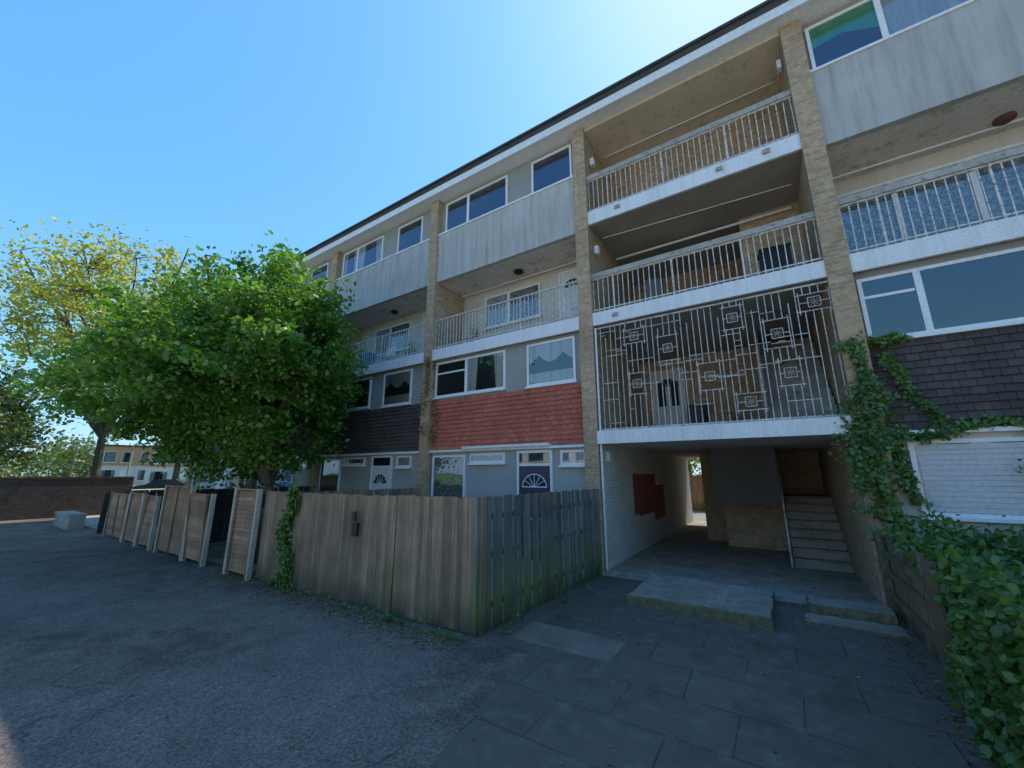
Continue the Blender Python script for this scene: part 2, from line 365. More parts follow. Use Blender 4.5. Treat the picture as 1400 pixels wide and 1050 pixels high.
# ------------------------------------------------------------ building
B=empty('apartment_building')
YF=8.10
def win(mb,xa,xb,za,zb,splits=(),cur=('dark',),y=YF,sill=True,top=None,fr=.055):
    F=M['frame']; f=fr
    mb.poly([(xa,y-.006,za),(xb,y-.006,za),(xb,y-.006,zb),(xa,y-.006,zb)],M['dark'])
    mb.poly([(xa,y-.028,za),(xb,y-.028,za),(xb,y-.028,zb),(xa,y-.028,zb)],M['glass'])
    mb.box(xa,xb,y-.05,y+.01,zb-f,zb,F); mb.box(xa,xb,y-.05,y+.01,za,za+f,F)
    mb.box(xa,xa+f,y-.052,y+.01,za+f,zb-f,F); mb.box(xb-f,xb,y-.052,y+.01,za+f,zb-f,F)
    xs=[xa]+list(splits)+[xb]
    for s in splits: mb.box(s-f*.75,s+f*.75,y-.054,y+.01,za+f,zb-f,F)
    for i in range(len(xs)-1):
        c=cur[i%len(cur)]; a,b=xs[i],xs[i+1]
        if top and i in top:
            mb.box(a+f,b-f,y-.05,y,zb-.36,zb-.36+.045,F)
        if c=='dark': continue
        mat=M['net'] if c in('net','netf','nethalf') else M[c]
        if c in('net','pink','green'):
            w=(b-a)
            if c=='green':
                mb.poly([(a,y-.014,zb-.5*(zb-za)),(a+.5*w,y-.014,zb-.42*(zb-za)),(b,y-.014,zb-.66*(zb-za)),(b,y-.014,zb),(a,y-.014,zb)],mat)
            else:
                mb.poly([(a,y-.014,za),(a+w*.24,y-.014,za),(a+w*.3,y-.014,zb),(a,y-.014,zb)],mat)
                mb.poly([(b-w*.24,y-.014,za),(b,y-.014,za),(b,y-.014,zb),(b-w*.3,y-.014,zb)],mat)
        elif c=='nethalf':
            n=16
            p=[(a,y-.014,zb)]
            for k in range(n+1):
                t=k/n; p.append((a+(b-a)*t,y-.014,zb-(zb-za)*(.3+.18*abs(math.cos(t*6.3)))))
            p.append((b,y-.014,zb)); mb.poly(p,mat)
            mb.poly([(a,y-.013,za),(b,y-.013,za),(b,y-.013,za+.3*(zb-za)),(a,y-.013,za+.3*(zb-za))],mat)
        else:
            mb.poly([(a,y-.014,za),(b,y-.014,za),(b,y-.014,zb),(a,y-.014,zb)],mat)
    if sill: mb.box(xa-.03,xb+.03,y-.1,y,za-.045,za,F)
def door(mb,xa,xb,za,zb,mat,y=YF,transom=True):
    F=M['frame']; f=.06; zd=za+2.03 if transom else zb
    mb.box(xa,xa+f,y-.06,y+.01,za,zb,F); mb.box(xb-f,xb,y-.06,y+.01,za,zb,F); mb.box(xa+f,xb-f,y-.06,y+.01,zb-f,zb,F)
    if zb-zd>.12:
        mb.box(xa+f,xb-f,y-.058,y,zd,zd+f,F)
        mb.poly([(xa+f,y-.03,zd+f),(xb-f,y-.03,zd+f),(xb-f,y-.03,zb-f),(xa+f,y-.03,zb-f)],M['glass'])
        mb.poly([(xa+f,y-.01,zd+f),(xb-f,y-.01,zd+f),(xb-f,y-.01,zb-f),(xa+f,y-.01,zb-f)],M['dark'])
    else: zd=zb-f
    a,b=xa+f,xb-f; mb.box(a,b,y-.04,y,za,zd,mat)
    w=(b-a); cx=(a+b)/2
    for s in(0,1):
        p0=a+.1*w+s*.45*w; p1=p0+.35*w
        for (q0,q1) in((za+.15,za+.75),(za+.95,zd-.55)):
            mb.box(p0,p1,y-.05,y-.04,q0,q1,mat); mb.box(p0+.04,p1-.04,y-.056,y-.05,q0+.04,q1-.04,mat)
    r=.38*w; zc=zd-.47; pts=[(cx+r*math.cos(t),y-.045,zc+r*math.sin(t)*.9) for t in[math.pi*k/12 for k in range(13)]]
    mb.poly(pts,M['dark'])
    for k in range(12):
        t=math.pi*(k+.5)/12; mb.obox((cx+r*math.cos(t),y-.05,zc+r*.9*math.sin(t)),(r*.14,.006,.01),Matrix.Rotation(-(t+math.pi/2),3,'Y'),F)
    mb.box(cx-r,cx+r,y-.056,y-.044,zc-.012,zc+.012,F)
    for k in range(1,6):
        t=math.pi*k/6; mb.obox((cx+r*.5*math.cos(t),y-.05,zc+r*.45*math.sin(t)),(r*.5,.004,.006),Matrix.Rotation(-t,3,'Y'),F)
    mb.box(cx-.12,cx+.12,y-.056,y-.04,za+.83,za+.88,M['rail'])
def tiles(mb,x0,x1,z0,z1,mats,y=YF):
    rows=int(round((z1-z0)/.115)); h=(z1-z0)/rows; w=.165
    for r in range(rows):
        zb=z0+r*h; off=(r%2)*w/2; x=x0-off
        while x<x1:
            a=max(x+.003,x0); b=min(x+w-.003,x1)
            if b-a>.01:
                j=R.uniform(-.002,.002); jz=R.uniform(-.004,.004)
                rot=Matrix.Rotation(math.radians(-15+R.uniform(-1.0,1.0)),3,'X')@Matrix.Rotation(R.uniform(-.015,.015),3,'Y')
                mb.obox(((a+b)/2,y-.036+j,zb+h*.5+jz),((b-a)/2,.008,h*.56),rot,R.choice(mats))
            x+=w
def railing(mb,x0,x1,z,h,y,mat,cap=None,sp=.115):
    n=int((x1-x0)/sp)
    for i in range(n+1):
        x=x0+.03+(x1-x0-.06)*i/n+R.uniform(-.004,.004)
        t=R.uniform(-.006,.006)
        mb.obox((x,y+t,z+h/2),(.008,.008,h/2-.02),Matrix.Rotation(R.uniform(-.012,.012),3,'Y'),mat)
    mb.box(x0,x1,y-.018,y+.018,z+.07,z+.095,mat)
    mb.box(x0,x1,y-.02,y+.02,z+h-.03,z+h,mat)
    if cap: mb.box(x0,x1,y-.055,y+.055,z+h,z+h+.12,cap)
    x=x0+.5
    while x<x1-.3:
        mb.box(x-.014,x+.014,y-.03,y-.008,z-.14,z+h,mat); x+=1.25
def bay(x0,x1,tm,top,first,ground,doors,back,cap=False,name='bay',gmat='grey'):
    g=MB()
    g.box(x0,x1,YF+.02,18,0,2.55,M['brick']); g.box(x0,x1,YF+.02,18,2.56,5.16,M['brick'])
    g.box(x0,x1,9.32,18,5.17,7.72,M['brick']); g.box(x0,x1,YF+.02,18,7.73,10.5,M['brick'])
    g.box(x0,x1,YF,YF+.02,0,2.56,M[gmat]); g.box(x0,x1,YF,YF+.02,3.95,5.17,M['greypanel']); g.box(x0,x1,YF,YF+.02,9.26,10.5,M['greypanel'])
    g.box(x0,x1,9.30,9.32,5.46,7.70,M['pale'])
    g.box(x0,x1,7.99,9.30,5.17,5.46,M['concrete']); g.box(x0,x1,7.93,7.99,5.15,5.47,M['white'])
    g.box(x0,x1,7.97,8.09,7.65,9.24,M['spandrel']); g.box(x0,x1,7.94,8.10,9.24,9.29,M['frame'])
    g.box(x0,x1,8.09,9.32,7.66,7.73,M['soffit2'])
    g.build(name+'_walls',B)
    g=MB(); tiles(g,x0,x1,2.58,3.95,M[tm+'s']); g.box(x0,x1,YF,YF+.02,2.56,3.95,M[tm]); g.box(x0,x1,7.98,YF,2.5,2.56,M['frame'] if tm!='tilered' else M['white']); g.build(name+'_hung_tiles',B)
    g=MB()
    for a in top: win(g,*a)
    for a in first: win(g,*a)
    for a in ground: win(g,*a)
    for a in back: win(g,*a,y=9.30)
    for (a,b,za,zb,m,y) in doors: door(g,a,b,za,zb,M[m],y)
    g.build(name+'_windows',B)
    g=MB(); railing(g,x0,x1,5.47,.95,8.02,M['rail'],M['railcap'] if cap else None); g.build(name+'_railing',B)
PW=.32
g=MB()
for px in(-24.6,-19.1,-13.7,-8.3,6.45,11.6):
    g.box(px,px+PW,7.9,9.32,0,10.5,M['brick']); g.box(px,px+PW,9.32,18,0,10.5,M['brick'])
for px in(-3.34,1.13):
    g.box(px,px+PW,7.9,18,0,10.5,M['brick'])
g.build('brick_piers',B)
g=MB(); g.box(-24.9,12,7.6,18.3,10.72,10.86,M['felt']); g.box(-24.9,12,7.62,7.68,10.5,10.84,M['fascia']); g.box(-24.88,12,7.68,18.2,10.52,10.72,M['fascia'])
g.box(-24.95,12.05,7.55,7.7,10.86,10.92,M['felt'])
g.build('roof',B)
def std(x0,cur1=('net','net'),cur2=('dark',),dcol='doorwhite',tm='tiledark',name='bay',c3=('net',),c4_=('nethalf',)):
    bay(x0,x0+W,tm,
        top=[(x0+.2,x0+2.55,9.31,10.36,(x0+1.1,),cur1),(x0+3.35,x0+4.55,9.31,10.36,(),cur2)],
        first=[(x0+.05,x0+2.5,4.05,5.08,(x0+1.2,),c3,YF,True,(0,)),(x0+3.15,x0+4.45,4.0,5.08,(),c4_)],
        ground=[(x0+.08,x0+1.25,.95,2.42,(),('lace',)),(x0+1.4,x0+2.5,2.2,2.44,(),('lace',)),(x0+4.0,x0+4.62,2.12,2.45,(),('netf',))],
        doors=[(x0+2.85,x0+3.8,.08,2.47,dcol,YF),(x0+3.5,x0+4.35,5.47,7.5,'doorwhite',9.30)],
        back=[(x0+.9,x0+2.9,6.35,7.4,(x0+1.8,),('netf','lace'))],name=name)
W=4.64; std(-7.98,dcol='navy',tm='tilered',name='red_bay',c3=('dark','net'),cur1=('dark','dark'))
W=5.08; std(-13.38,dcol='doorwhite',name='slate_bay',cur1=('pink','net'))
W=5.08; std(-18.78,dcol='doorblue',name='third_bay',tm='tiledark')
W=5.18; std(-24.28,dcol='doorwhite',name='end_bay')
x0=1.45
bay(x0,6.45,'tiledark',
    top=[(1.52,4.6,9.33,10.36,(2.55,3.6),('green','netf','netf'))],
    first=[(1.5,3.95,3.98,5.05,(2.2,),('dark','dark'),YF,True,(0,)),(4.6,5.9,3.98,5.05,(),('nethalf',))],
    ground=[(1.68,2.98,1.36,2.42,(),('blind',)),(3.9,5.0,2.1,2.42,(),('netf',))],
    doors=[(5.2,6.15,.08,2.47,'doorwhite',YF),(4.9,5.75,5.47,7.5,'doorwhite',9.30)],
    back=[(1.6,4.5,5.95,7.35,(2.5,3.5),('lace','lace','lace'))],cap=True,name='right_bay',gmat='pale')
bay(6.77,11.6,'tiledark',
    top=[(6.97,9.3,9.31,10.36,(8.1,),('net','net'))],
    first=[(6.9,9.4,4.05,5.08,(8.1,),('net','dark'))],
    ground=[(7,8.2,.95,2.42,(),('net',))],
    doors=[(9.7,10.6,.08,2.47,'navy',YF)],back=[(7.5,9.5,6.3,7.4,(8.5,),('net','net'))],cap=True,name='far_right_bay')
g=MB()
for i in range(13): g.obox((2.33,YF-.036,1.455+i*.0715),(.57,.003,.034),Matrix.Rotation(-.09,3,'X'),M['blind'])
g.build('roller_shutter',B)
# stair bay
xa,xb=-3.02,1.13
g=MB()
g.box(xa,xb,7.99,18,2.55,2.80,M['soffit2']); g.box(xa,xb+.06,7.86,7.99,2.54,2.81,M['white'])
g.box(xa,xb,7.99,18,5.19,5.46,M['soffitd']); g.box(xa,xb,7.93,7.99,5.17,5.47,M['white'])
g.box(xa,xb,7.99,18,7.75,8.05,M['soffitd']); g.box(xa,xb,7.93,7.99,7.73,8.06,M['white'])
g.box(xa,xb,7.98,18,10.44,10.51,M['soffit'])
g.build('stair_bay_slabs',B)
g=MB()
g.box(xa,xb,9.7,9.95,8.05,10.44,M['brick'])
g.box(0,xb,9.7,9.95,5.46,7.75,M['brickbuff']); g.box(xa,0,11.7,11.9,5.46,7.75,M['brick'])
g.box(xa,xb,11.7,11.9,2.8,5.19,M['brickbuff'])
g.build('stair_bay_walls',B)
g=MB(); door(g,-2.72,-1.82,2.8,4.87,M['doorwhite'],11.7,False)
g.box(-2.5,-2.1,11.66,11.7,5.0,5.08,M['frame'])
for a in(-2.55,-2.2): g.box(a,a+.2,11.63,11.64,3.8,4.5,M['dark'])
g.build('landing_door',B)
g=MB()
for i in range(12):
    g.box(.05,1.1,9.0+i*.2,9.25+i*.2,2.8+i*.19,2.8+i*.19+.19,M['concrete'])
g.obox((.0,10.2,4.4),(.04,1.7,.45),Matrix.Rotation(math.atan(.19/.2),3,'X'),M['concrete'])
g.build('upper_stairs',B)
g=MB()
for i in range(8):
    z=.07+i*.165
    g.box(.12,1.05,10.45+i*.26,10.45+(i+1)*.26+.02,0,z+.165,M['concrete']); g.box(.12,1.05,10.43+i*.26,10.45+i*.26+.02,z+.125,z+.169,M['slabtop'])
g.box(-1.2,1.05,12.56,13.9,.0,1.39,M['concrete'])
g.build('stairs',B)
g=MB()
g.tube([(.07,10.4,.07),(.07,10.4,1.05),(.07,12.4,2.3)],.022,M['rail'],6)
for i in range(7): g.tube([(.07,10.7+i*.27,.2+i*.17),(.07,10.7+i*.27,1.22+i*.17)],.009,M['rail'],5)
g.build('stair_handrail',B)
g=MB()
g.box(-1.85,-1.2,13.2,17.9,.07,2.55,M['brickbuff'])
g.box(-1.25,.1,12.4,12.55,.07,1.2,M['brickbuff'])
g.box(-1.3,.05,11.0,12.3,1.25,2.55,M['bulk'])
g.box(-1.2,1.13,13.9,14.1,1.39,2.55,M['brickbuff'])
g.box(1.06,1.13,8.0,13.9,.07,2.55,M['brickbuff'])
g.box(-3.02,-3.0,8.0,17.98,.07,2.55,M['whitebrick'])
for (y0,y1,z0,z1) in((10.1,12.3,.95,1.93),(12.3,13.3,.95,1.6),(12.0,13.3,.65,.95),(10.5,12.0,.88,.95)):
    g.box(-3.0,-2.996,y0,y1,z0,z1,M['redpaint'])
g.build('passage_walls',B)
g=MB(); railing(g,xa,xb,8.06,.92,8.02,M['rail'],M['railcap']); railing(g,xa,xb,5.47,.86,8.02,M['rail'],M['railcap']); g.build('stair_bay_railings',B)
# grille
g=MB(); G=M['grille']
cells=[(-2.15,3.75),(-2.15,4.78),(-.8,3.72),(-.32,4.78),(-.2,3.18),(.33,4.34),(.43,3.62),(.91,4.8),(-1.5,4.4)]
rects=[]
for i,(cx,cz) in enumerate(cells):
    w=[.15,.21,.18][i%3]; h=[.22,.15,.26][i%3]
    rects.append((cx-w,cx+w,max(cz-h,2.9),min(cz+h,5.1)))
n=37
for i in range(n+1):
    x=xa+.03+(xb-xa-.06)*i/n
    cuts=sorted([(r[2],r[3]) for r in rects if r[0]<x<r[1]])
    z=2.84
    zt=4.85 if i%5==2 else 5.12
    for c in cuts:
        if c[0]>z: g.box(x-.007,x+.007,7.992,8.008,z,c[0],G)
        z=max(z,c[1])
    if z<zt: g.box(x-.007,x+.007,7.992,8.008,z,zt,G)
for r in rects:
    for z in(r[2],r[3]): g.box(r[0]-.04,r[1]+.04,7.99,8.01,z-.007,z+.007,G)
    for x in(r[0],r[1]): g.box(x-.007,x+.007,7.988,8.012,r[2]-.05,min(r[3]+.05,5.12),G)
    cx,cz=(r[0]+r[1])/2,(r[2]+r[3])/2; q=.085
    for s in(-1,1):
        g.box(cx-q,cx+q,7.99,8.01,cz+s*q-.006,cz+s*q+.006,G); g.box(cx+s*q-.006,cx+s*q+.006,7.991,8.009,cz-q,cz+q,G)
    for k in range(4):
        g.obox((cx,8.0,cz),(q*.95,.005,.005),Matrix.Rotation(k*math.pi/4,3,'Y'),M['railcap'])
    g.box(r[0],cx-q,7.994,8.006,cz-.006,cz+.006,G); g.box(cx+q,r[1],7.994,8.006,cz-.006,cz+.006,G)
rr=random.Random(3)
for k in range(46):
    i=rr.randrange(n-4); x=xa+.03+(xb-xa-.06)*i/n; d=(xb-xa-.06)/n*rr.choice((1,2,3,4)); z=rr.uniform(2.95,5.0)
    g.box(x,x+d,7.986,7.992,z-.006,z+.006,G)
g.box(xa,xb,7.985,8.015,2.83,2.86,G); g.box(xa,xb,7.985,8.015,5.09,5.12,G)
g.build('metal_grille',B)
g=MB()
g.tube([(-2.97,7.94,.1),(-2.97,7.94,5.1)],.022,M['frame'],6)
g.tube([(-2.9,9.6,7.6),(1.0,9.6,7.6)],.03,M['frame'],6); g.tube([(-2.9,9.0,10.38),(1.0,9.0,10.38)],.015,M['frame'],5)
g.tube([(-2.9,8.6,7.7),(1.0,8.9,7.7)],.012,M['frame'],5)
for (x,y,z) in((3.87,8.9,7.62),(-5.5,8.75,7.6),(-10.8,8.75,7.6)):
    g.tube([(x,y,z+.05),(x,y,z-.01),(x,y,z-.04)],[.13,.13,.08],M['rust'] if x>0 else M['black'],16)
g.box(-3.0,-2.9,8.2,8.32,9.6,9.8,M['frame']); g.box(-3.0,-2.9,8.2,8.32,7.1,7.3,M['frame']); g.box(-3.0,-2.94,8.3,8.5,2.2,2.4,M['frame'])
g.box(1.03,1.1,8.2,8.32,9.9,10.1,M['frame'])
g.tube([(1.6,9.2,5.5),(1.6,9.2,7.66)],.03,M['frame'],6); g.tube([(1.5,9.0,7.6),(6.3,9.0,7.6)],.02,M['frame'],6); g.tube([(-7.9,9.1,7.6),(-3.4,9.1,7.6)],.02,M['frame'],6)
g.box(-6.75,-4.2,7.9,8.06,2.56,2.62,M['white'])
for (x,z) in((-2.3,8.0),(-.2,8.0),(-2.5,5.4),(.6,8.0)): g.box(x-.06,x+.06,7.89,7.93,z-.12,z-.04,M['railcap'])
g.build('pipes_and_lamps',B)
M['woodbox']=M['wood2s'][1]
def things(name,items):
    mb=MB()
    for it in items:
        k=it[0]
        if k=='box':
            _,x,y,z,w,d,h,m=it; mb.obox((x,y,z+h/2),(w/2,d/2,h/2),Matrix.Rotation(R.uniform(-.3,.3),3,'Z'),M[m]); mb.obox((x,y,z+h+.012),(w/2+.01,d/2+.01,.012),Matrix.Rotation(R.uniform(-.1,.1),3,'Z'),M[m])
        elif k=='pot':
            _,x,y,z=it; mb.tube([(x,y,z),(x,y,z+.25),(x,y,z+.28)],[.1,.15,.16],M['pot'],12)
        elif k=='chair':
            _,x,y,z=it
            for a in(-.2,.2):
                for b in(-.2,.2): mb.tube([(x+a,y+b,z),(x+a,y+b,z+(.9 if b>0 else .45))],.014,M['frame'],5)
            mb.box(x-.22,x+.22,y-.22,y+.22,z+.43,z+.46,M['frame']); mb.box(x-.22,x+.22,y+.19,y+.215,z+.6,z+.9,M['frame'])
    return mb.build(name,B)
things('balcony_clutter',[('box',.5,8.6,5.47,.5,.4,.7,'black'),('box',-1.2,9.0,5.47,.5,.4,.4,'card'),('box',-1.8,8.7,5.47,.35,.3,.75,'bulk'),('box',-2.4,9.2,5.47,.7,.4,.55,'woodbox'),('pot',-6.8,8.5,5.47),('box',-7.3,9.0,5.47,.4,.3,.5,'bluep'),
  ('box',-2.2,9.3,8.06,.6,.4,.5,'card'),('box',-.6,9.2,8.06,.5,.4,.8,'bulk'),('chair',-11,8.7,5.47),('pot',-9.5,8.4,5.47),('box',-12.2,8.8,5.47,.5,.3,.8,'bluep'),('box',-1.0,11.2,2.8,.5,.4,.6,'card'),('box',-1.5,11.3,2.8,.4,.3,.9,'bulk')])
P0=[np.array((x,8.45,5.95))+np.random.default_rng(2).normal(size=(90,3))*np.array((.1,.1,.12)) for x in(-6.8,-9.5)]
leaf_obj('balcony_plants',np.concatenate(P0),.06,M['ivy'],(0,0,.8),.9,2,B)

# ------------------------------------------------------------ fences
def closeboard(name,p0,p1,h,mats,w=.105,seed=1,gap=0.0,top=.03,post=True):
    rr=random.Random(seed); mb=MB(); p0=Vector(p0);p1=Vector(p1); L=(p1-p0).length; d=(p1-p0)/L; ang=math.atan2(d.y,d.x)
    nn=Vector((-d.y,d.x,0)); R0=Matrix.Rotation(ang,3,'Z'); n=int(L/(w+gap))
    for i in range(n):
        t=(i+.5)*L/n; c=p0+d*t+nn*(((i%2)*.008+rr.uniform(-.004,.004)) if gap==0 else 0); hh=h+rr.uniform(-top,top)*.4-.02
        rot=R0@Matrix.Rotation(rr.uniform(-.01,.01),3,'Y')@Matrix.Rotation(.16+rr.uniform(-.04,.04),3,'Z')
        mb.obox((c.x,c.y,.03+hh/2),(w*.5-(.002 if gap==0 else 0),.007,hh/2),rot,rr.choice(mats))
    for z in(.3,h*.55,h-.25):
        c=p0+d*L/2+nn*.045; mb.obox((c.x,c.y,z),(L/2,.022,.035),R0,mats[0])
    if post:
        k=max(1,int(L/1.8))
        for i in range(k+1):
            c=p0+d*(L*i/k)+nn*.07; mb.obox((c.x,c.y,h/2),(.045,.045,h/2+.01),R0,mats[0])
    return mb.build(name)
closeboard('wooden_fence',(-8.3,4.0,0),(-5.75,4.1,0),1.6,M['woods'],seed=2,w=.085)
closeboard('wooden_gate',(-5.72,4.1,0),(-4.75,4.14,0),1.6,M['woods'],seed=3,post=False,w=.085)
closeboard('wooden_fence',(-4.72,4.14,0),(-3.27,4.22,0),1.62,M['woods'],seed=4,w=.085)
closeboard('side_fence',(-3.25,4.24,0),(-3.05,7.88,0),1.63,M['woodgs'],seed=5,w=.115)
closeboard('garden_fence',(-8.3,4.1,0),(-8.15,7.88,0),1.55,M['woods'],seed=6)
closeboard('garden_fence',(-13.5,4.1,0),(-13.5,7.88,0),1.5,M['woodds'],seed=7)
closeboard('garden_fence',(-18.9,4.0,0),(-18.9,7.88,0),1.3,M['woodds'],seed=8)
closeboard('garden_fence',(-18.5,5.6,0),(-14.2,5.6,0),1.4,M['woodds'],seed=8)
mb=MB(); mb.box(-5.62,-5.5,4.03,4.06,1.0,1.2,M['black']); mb.box(-5.6,-5.52,4.0,4.03,1.22,1.36,M['black']); mb.build('gate_box')
def lap(name,x0,x1,h,seed,y=3.92,lean=0):
    rr=random.Random(seed); mb=MB(); n=int(h/.085)
    ry=Matrix.Rotation(lean,3,'X')
    for i in range(n):
        z=.1+i*(h-.12)/n
        mb.obox(((x0+x1)/2,y+lean*-z,z+.05),((x1-x0)/2-.05,.005,.056),Matrix.Rotation(-.22,3,'X')@Matrix.Rotation(rr.uniform(-.01,.01),3,'Y'),rr.choice(M['wood2s']))
    k=max(1,int((x1-x0)/.6))
    for i in range(k+1):
        x=x0+.08+(x1-x0-.16)*i/k; mb.obox((x,y-.025-lean*h/2,h/2+.04),(.02,.01,h/2-.02),ry,M['wood2s'][1])
    mb.obox(((x0+x1)/2,y-lean*h,h+.03),((x1-x0)/2-.05,.03,.015),Matrix.Identity(3),M['wood2s'][0])
    for x in(x0,x1):
        mb.box(x-.04,x+.04,y-.04,y+.04,0,h+.05,M['post'])
    mb.build(name)
lap('panel_fence',-9.35,-8.42,1.6,1); lap('panel_fence',-11.5,-10.45,1.45,2,lean=.06); lap('panel_fence',-13.3,-11.6,1.6,3)
lap('panel_fence',-14.8,-13.75,1.3,4,lean=-.05); lap('panel_fence',-16.0,-14.9,1.35,5); lap('panel_fence',-17.9,-16.1,1.3,6,lean=.03)
mb=MB()
for i in range(8): mb.obox((-9.45-.02*i,4.0+.11*i,.62),(.05,.008,.58),Matrix.Rotation(math.radians(100),3,'Z'),R.choice(M['wood2s']))
for z in(.25,.95): mb.obox((-9.52,4.4,z),(.45,.015,.035),Matrix.Rotation(math.radians(100),3,'Z'),M['wood2s'][0])
mb.build('garden_gate')
closeboard('picket_fence',(1.2,3.4,0),(1.2,7.85,0),1.1,M['woods'][1:]+M['woodgs'][2:],w=.085,gap=.018,seed=9)
closeboard('back_fence',(-14,23.5,0),(9,23.5,0),1.8,M['woods'],w=.14,seed=10)

# ------------------------------------------------------------ ivy & hedges
rg=np.random.default_rng(5)
def blob(c,s,n): return np.array(c)+rg.normal(size=(n,3))*np.array(s)
P=[]
for z in np.arange(.4,3.95,.1):
    w=.1+.06*math.sin(z*3.1)+(.05 if 2<z<3.2 else 0); P.append(blob((1.24+.08*math.sin(z*2.3)+(.1 if z<2 else 0),7.84,z),(w*.8,.05,.08),int(120*(1.3-z*.18))))
for k in range(40): P.append(blob((1.1+rg.uniform(-.12,.5),7.84,rg.uniform(.5,3.9)),(.04,.03,.05),22))
leaf_obj('ivy',np.concatenate(P),.07,M['ivy'],(0,-1,.4),.6,3)
P=[]
for k in range(26):
    t=k/25; P.append(blob((1.62+.42*t+.04*math.sin(9*t),8.0,3.7-1.05*t),(.035,.02,.04),int(16+14*math.sin(3*t+1)**2)))
for k in range(30):
    t=k/29; P.append(blob((1.5+1.6*t,7.98,2.55-.08*math.sin(7*t)),(.06,.03,.04),int(30*(1-.6*t))))
for k in range(14):
    t=k/13; P.append(blob((1.5+.14*t,8.0,2.5-.9*t),(.04,.03,.06),40)); P.append(blob((1.45+.4*t,7.98,3.95+.03*math.sin(9*t)),(.06,.03,.03),22))
for k in range(8): P.append(blob((2.98+.15*math.sin(k),7.98,2.5-.12*k),(.07,.03,.07),34))
leaf_obj('wall_ivy',np.concatenate(P),.07,M['ivy'],(0,-1,.4),.6,4)
P=[]
for k in range(200):
    y=rg.uniform(3.0,7.8); x=1.5+rg.uniform(0,1.6); zt=.98+.13*math.sin(y*2)+.1*math.sin(x*5)+(.1 if y>6.8 else 0)
    P.append(blob((x,y,zt-rg.uniform(0,.4)),(.12,.12,.1),150))
for k in range(105):
    y=3.0+1.9*rg.random(); zz=rg.uniform(.05,1.12); P.append(blob((1.14-.08*(5.-y)/2.,y+.25*(1.1-zz),zz),(.05,.1,.1),95))
for k in range(40):
    y=rg.uniform(4.8,7.8); P.append(blob((1.25,y,rg.uniform(.98,1.2)-.22*max(0,rg.normal())*(.6 if y>6.5 else 1)),(.05,.1,.05),34))
leaf_obj('ivy_hedge',np.concatenate(P),.068,M['ivy'],(-.6,-.5,.6),.75,6)
P=[]
for k in range(40):
    t=k/39; P.append(blob((-7.35+.1*math.sin(t*9),3.96,.08+1.6*t),(.1*(1-.4*t),.03,.05),45))
leaf_obj('fence_ivy',np.concatenate(P),.065,M['ivy'],(0,-1,.4),.6,7)
P=[]
for k in range(60):
    z=rg.uniform(2.8,5.2); P.append(blob((-8.1+rg.uniform(-.12,.35)*(1 if z<4 else .4),7.86 if rg.random()<.5 else 8.0,z),(.05,.02,.09),14))
leaf_obj('pier_creeper',np.concatenate(P),.07,M['litter'],(0,-1,.2),.6,8)
n=2200; xx=rg.uniform(-9.5,-3.3,n); yy=4.05-np.abs(rg.normal(0,.22,n)); L=np.stack([xx,yy+.02*(xx+3),np.full(n,.014)],1)
n2=350; L2=np.stack([rg.uniform(-2.4,1.15,n2),rg.uniform(5.0,7.9,n2),np.full(n2,.02)],1)
n3=250; L3=np.stack([rg.uniform(-14,1.1,n3),rg.uniform(.8,4.0,n3),np.full(n3,.014)],1)
n4=300; L4=np.stack([1.1-np.abs(rg.normal(0,.12,n4)),rg.uniform(3,7.3,n4),np.full(n4,.018)],1)
leaf_obj('fallen_leaves',np.concatenate([L,L2,L3,L4]),.035,M['litter'],(0,0,1),.2,9)
P=[]
for k in range(45):
    x=rg.uniform(-9,-3.3); P.append(blob((x,4.0+.03*(x+8)/5-.02,.04),(.05,.03,.03),14))
for k in range(10): P.append(blob((-3.08+.2*rg.random(),rg.uniform(4.4,7.8),.04),(.04,.05,.03),12))
leaf_obj('weeds',np.concatenate(P),.04,M['ivy'],(0,-.5,.5),.8,10)

# ------------------------------------------------------------ trees
tree('lime_tree',(-11.0,5.5,0),1.6,(-12.0,4.9,4.6),(5.2,3.2,3.3),12,760,140,.12,.29,M['leaf'],21,tr=.11,flat=.5,ampl=.3)
tree('tall_tree',(-34,6.5,0),4.0,(-34.5,6.0,10.8),(7.2,6.4,6.0),14,380,52,.22,.6,M['leafy'],12,tr=.2,ampl=.25)
tree('dark_tree',(-31.5,1.5,0),1.5,(-32.0,.5,4.4),(4.8,4.2,2.9),9,240,80,.18,.5,M['leafd'],13,tr=.16)
tree('background_tree',(-46,14,0),4,(-46,14,9),(5,5,5),10,240,60,.3,.6,M['leafy'],14,tr=.25)
tree('rear_tree',(-5,30,0),3,(-5,29,5.5),(5,3,4),8,160,120,.3,.6,M['leafy'],15,tr=.2)
P=[]
for k in range(520):
    a=rg.uniform(math.radians(140),math.radians(200)); d=rg.uniform(95,140)
    P.append(blob((d*math.cos(a),d*math.sin(a)+6,rg.uniform(.5,6+2*math.sin(a*40))),(2,2,1.3),60))
leaf_obj('distant_trees',np.concatenate(P),.9,M['leafd'],(0,0,.7),.9,16,hexa=False)
P=[]
for k in range(200): P.append(blob((rg.uniform(-14,9),24.3,rg.uniform(.5,3.2)),(.4,.3,.3),60))
leaf_obj('rear_hedge',np.concatenate(P),.16,M['leafy'],(0,-.5,.7),.8,17,hexa=False)

